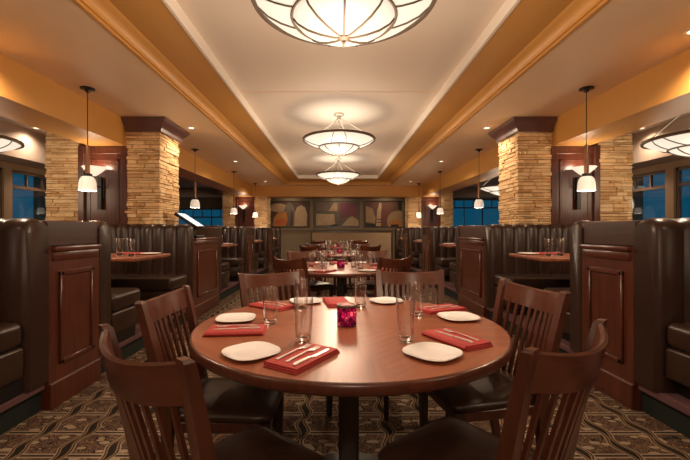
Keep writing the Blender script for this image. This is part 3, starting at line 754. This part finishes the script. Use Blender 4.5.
# ------------------------------------------------------------------ service station terminal
tm = thing('touchscreen_terminal', (A-2.20, 5.5, 1.12), 'black touchscreen terminal with lit screen on the left service station', 'cash register terminal', world=True)
bm = bmesh.new(); box(bm, A-2.30, A-2.02, 5.36, 5.66, 1.121, 1.16, .01, 2); box(bm, A-2.24, A-2.12, 5.44, 5.58, 1.16, 1.26, .01, 2); mk('stand', bm, M['black'], tm)
rot_ = Matrix.Rotation(math.radians(33), 4, 'Y')
def tilted(x0, x1, y0, y1, z0, z1, r=.006):
    b = B(x0, x1, y0, y1, z0, z1, r=r, seg=2); b.transform(Matrix.Translation((A-2.18, 5.51, 1.375)) @ rot_); return b
mk('housing', tilted(-.19, .19, -.16, .16, -.03, .012), M['black'], tm)
mk('screen', tilted(-.165, .165, -.14, .14, .0125, .0145, 0), M['screen'], tm)
cr = thing('card_reader', (A-2.10, 5.28, 1.12), 'small black card reader beside the terminal on the left service station', 'card reader', world=True)
bm = bmesh.new(); rings(bm, [[(A-2.16, 5.22, 1.121), (A-2.05, 5.22, 1.121), (A-2.05, 5.32, 1.121), (A-2.16, 5.32, 1.121)], [(A-2.15, 5.23, 1.16), (A-2.06, 5.23, 1.16), (A-2.06, 5.31, 1.19), (A-2.15, 5.31, 1.19)]]); mk('body', bm, M['black'], cr)
mk('keypad', B(A-2.14, A-2.07, 5.24, 5.245, 1.165, 1.168), M['steel'], cr)

# ------------------------------------------------------------------ back wall
hw = thing('banquette_back', (A+.48, 13.2, 0), 'low tan upholstered half wall framed in dark wood below the paintings', 'half wall', world=True)
mk('panel', B(-.86, 1.86, 12.86, 13.05, 0, 1.16), plain('tan_upholstery', (.27, .185, .11), .8), hw)
bm = bmesh.new(); box(bm, -.90, 1.90, 12.84, 13.07, 1.16, 1.20, .006, 1); box(bm, -.90, -.86, 12.84, 13.07, 0, 1.16); box(bm, 1.86, 1.90, 12.84, 13.07, 0, 1.16); mk('frame', bm, M['leg_wood'], hw)
def pol(pts): return [(p[0], p[1]) for p in pts]
def ell(cx, cz, rx, rz, a0=0, a1=360, n=24): return [(cx+rx*math.cos(math.radians(a0+(a1-a0)*i/n)), cz+rz*math.sin(math.radians(a0+(a1-a0)*i/n))) for i in range(n+(0 if a1-a0 == 360 else 1))]
PC = {}
def pcol(c):
    k = tuple(c)
    if k not in PC: PC[k] = plain('painted_canvas_%d' % len(PC), k, .6, var=.25, scale=8)
    return PC[k]
BR, TN_, OR, BG, GY, PU, RD, GN, DK_ = (.07, .035, .022), (.34, .22, .12), (.42, .17, .035), (.42, .30, .18), (.12, .10, .08), (.15, .04, .06), (.15, .045, .03), (.10, .095, .055), (.02, .016, .014)
def painting(x0, x1, label, shapes, base):
    z0, z1 = 1.36, 2.32; y = Y1-.012; W = x1-x0; H = z1-z0
    r = thing('painting', ((x0+x1)/2, Y1, z0), label, 'painting', 'abstract paintings on the back wall', world=True)
    bm = bmesh.new(); f = .03
    box(bm, x0-f, x1+f, Y1-.055, Y1-.001, z1, z1+f); box(bm, x0-f, x1+f, Y1-.055, Y1-.001, z0-f, z0); box(bm, x0-f, x0, Y1-.055, Y1-.001, z0, z1); box(bm, x1, x1+f, Y1-.055, Y1-.001, z0, z1); mk('frame', bm, M['leg_wood'], r)
    bm = bmesh.new(); box(bm, x0, x1, Y1-.035, Y1-.002, z0, z1); mats = [pcol(base)]
    for i, (pts, c) in enumerate(shapes):
        m = pcol(c)
        if m not in mats: mats.append(m)
        yy = Y1-.0355-.0006*(i+1)
        vs = [bm.verts.new((x0+min(max(u, 0), 1)*W, yy, z0+min(max(v, 0), 1)*H)) for u, v in pts]
        try: fc = bm.faces.new(vs); fc.material_index = mats.index(m)
        except Exception: pass
    mk('canvas', bm, mats, r)
painting(-2.58, -1.08, 'left abstract painting with an orange shape and a tan arch', [
    (ell(.22, .76, .24, .17), TN_), (ell(.50, .35, .16, .62), GY), ([(.08, .02), (.10, .35), (.22, .58), (.42, .60), (.46, .30), (.40, .02)], OR), (ell(.28, .18, .15, .14), (.45, .10, .03)),
    ([(.62, .02), (.64, .55), (.70, .78), (.80, .86), (.90, .78), (.96, .5), (.95, .02)], BG), ([(.52, .02), (.58, .02), (.60, .5), (.55, .7)], BR)], BR)
painting(-.80, .83, 'middle abstract painting with a purple block and tan shapes', [
    ([(0, .05), (0, .55), (.42, .50), (.45, .08)], BG), ([(0, .62), (0, 1), (.2, 1), (.30, .62)], (.16, .11, .09)), ([(.28, .62), (.42, .95), (.50, .95), (.50, .62)], TN_), ([(0, .52), (0, .64), (.5, .62), (.5, .50)], GN),
    ([(.55, .30), (.56, .95), (.98, .95), (.98, .35), (.8, .45)], PU), ([(.60, .05), (.75, .32), (.85, .42), (1, .25), (1, .03)], BG), (ell(.45, .0, .12, .10), DK_), ([(.50, .02), (.55, .02), (.56, .5), (.52, .9)], GY)], GY)
painting(1.10, 2.56, 'right abstract painting with a tan disc holding an orange half circle', [
    ([(0, .2), (0, .85), (.18, .72), (.26, .35), (.24, .12)], TN_), ([(0, 0), (0, .14), (.26, .12), (.26, 0)], DK_), ([(.27, .03), (.30, .62), (.36, .97), (.42, .93), (.40, .5), (.40, .02)], BG), ([(.29, .16), (.42, .16), (.42, .20), (.29, .20)], BR), ([(.29, .28), (.42, .28), (.42, .32), (.29, .32)], BR),
    ([(.42, .02), (.44, .9), (.54, .85), (.56, .3), (.50, .02)], RD), (ell(.84, .22, .28, .42), TN_), (ell(.80, .10, .18, .20), OR), ([(.66, 0), (.66, .09), (.86, .09), (.86, 0)], DK_), ([(.85, .7), (.85, 1), (1, 1), (1, .62)], DK_)], (.13, .06, .04))
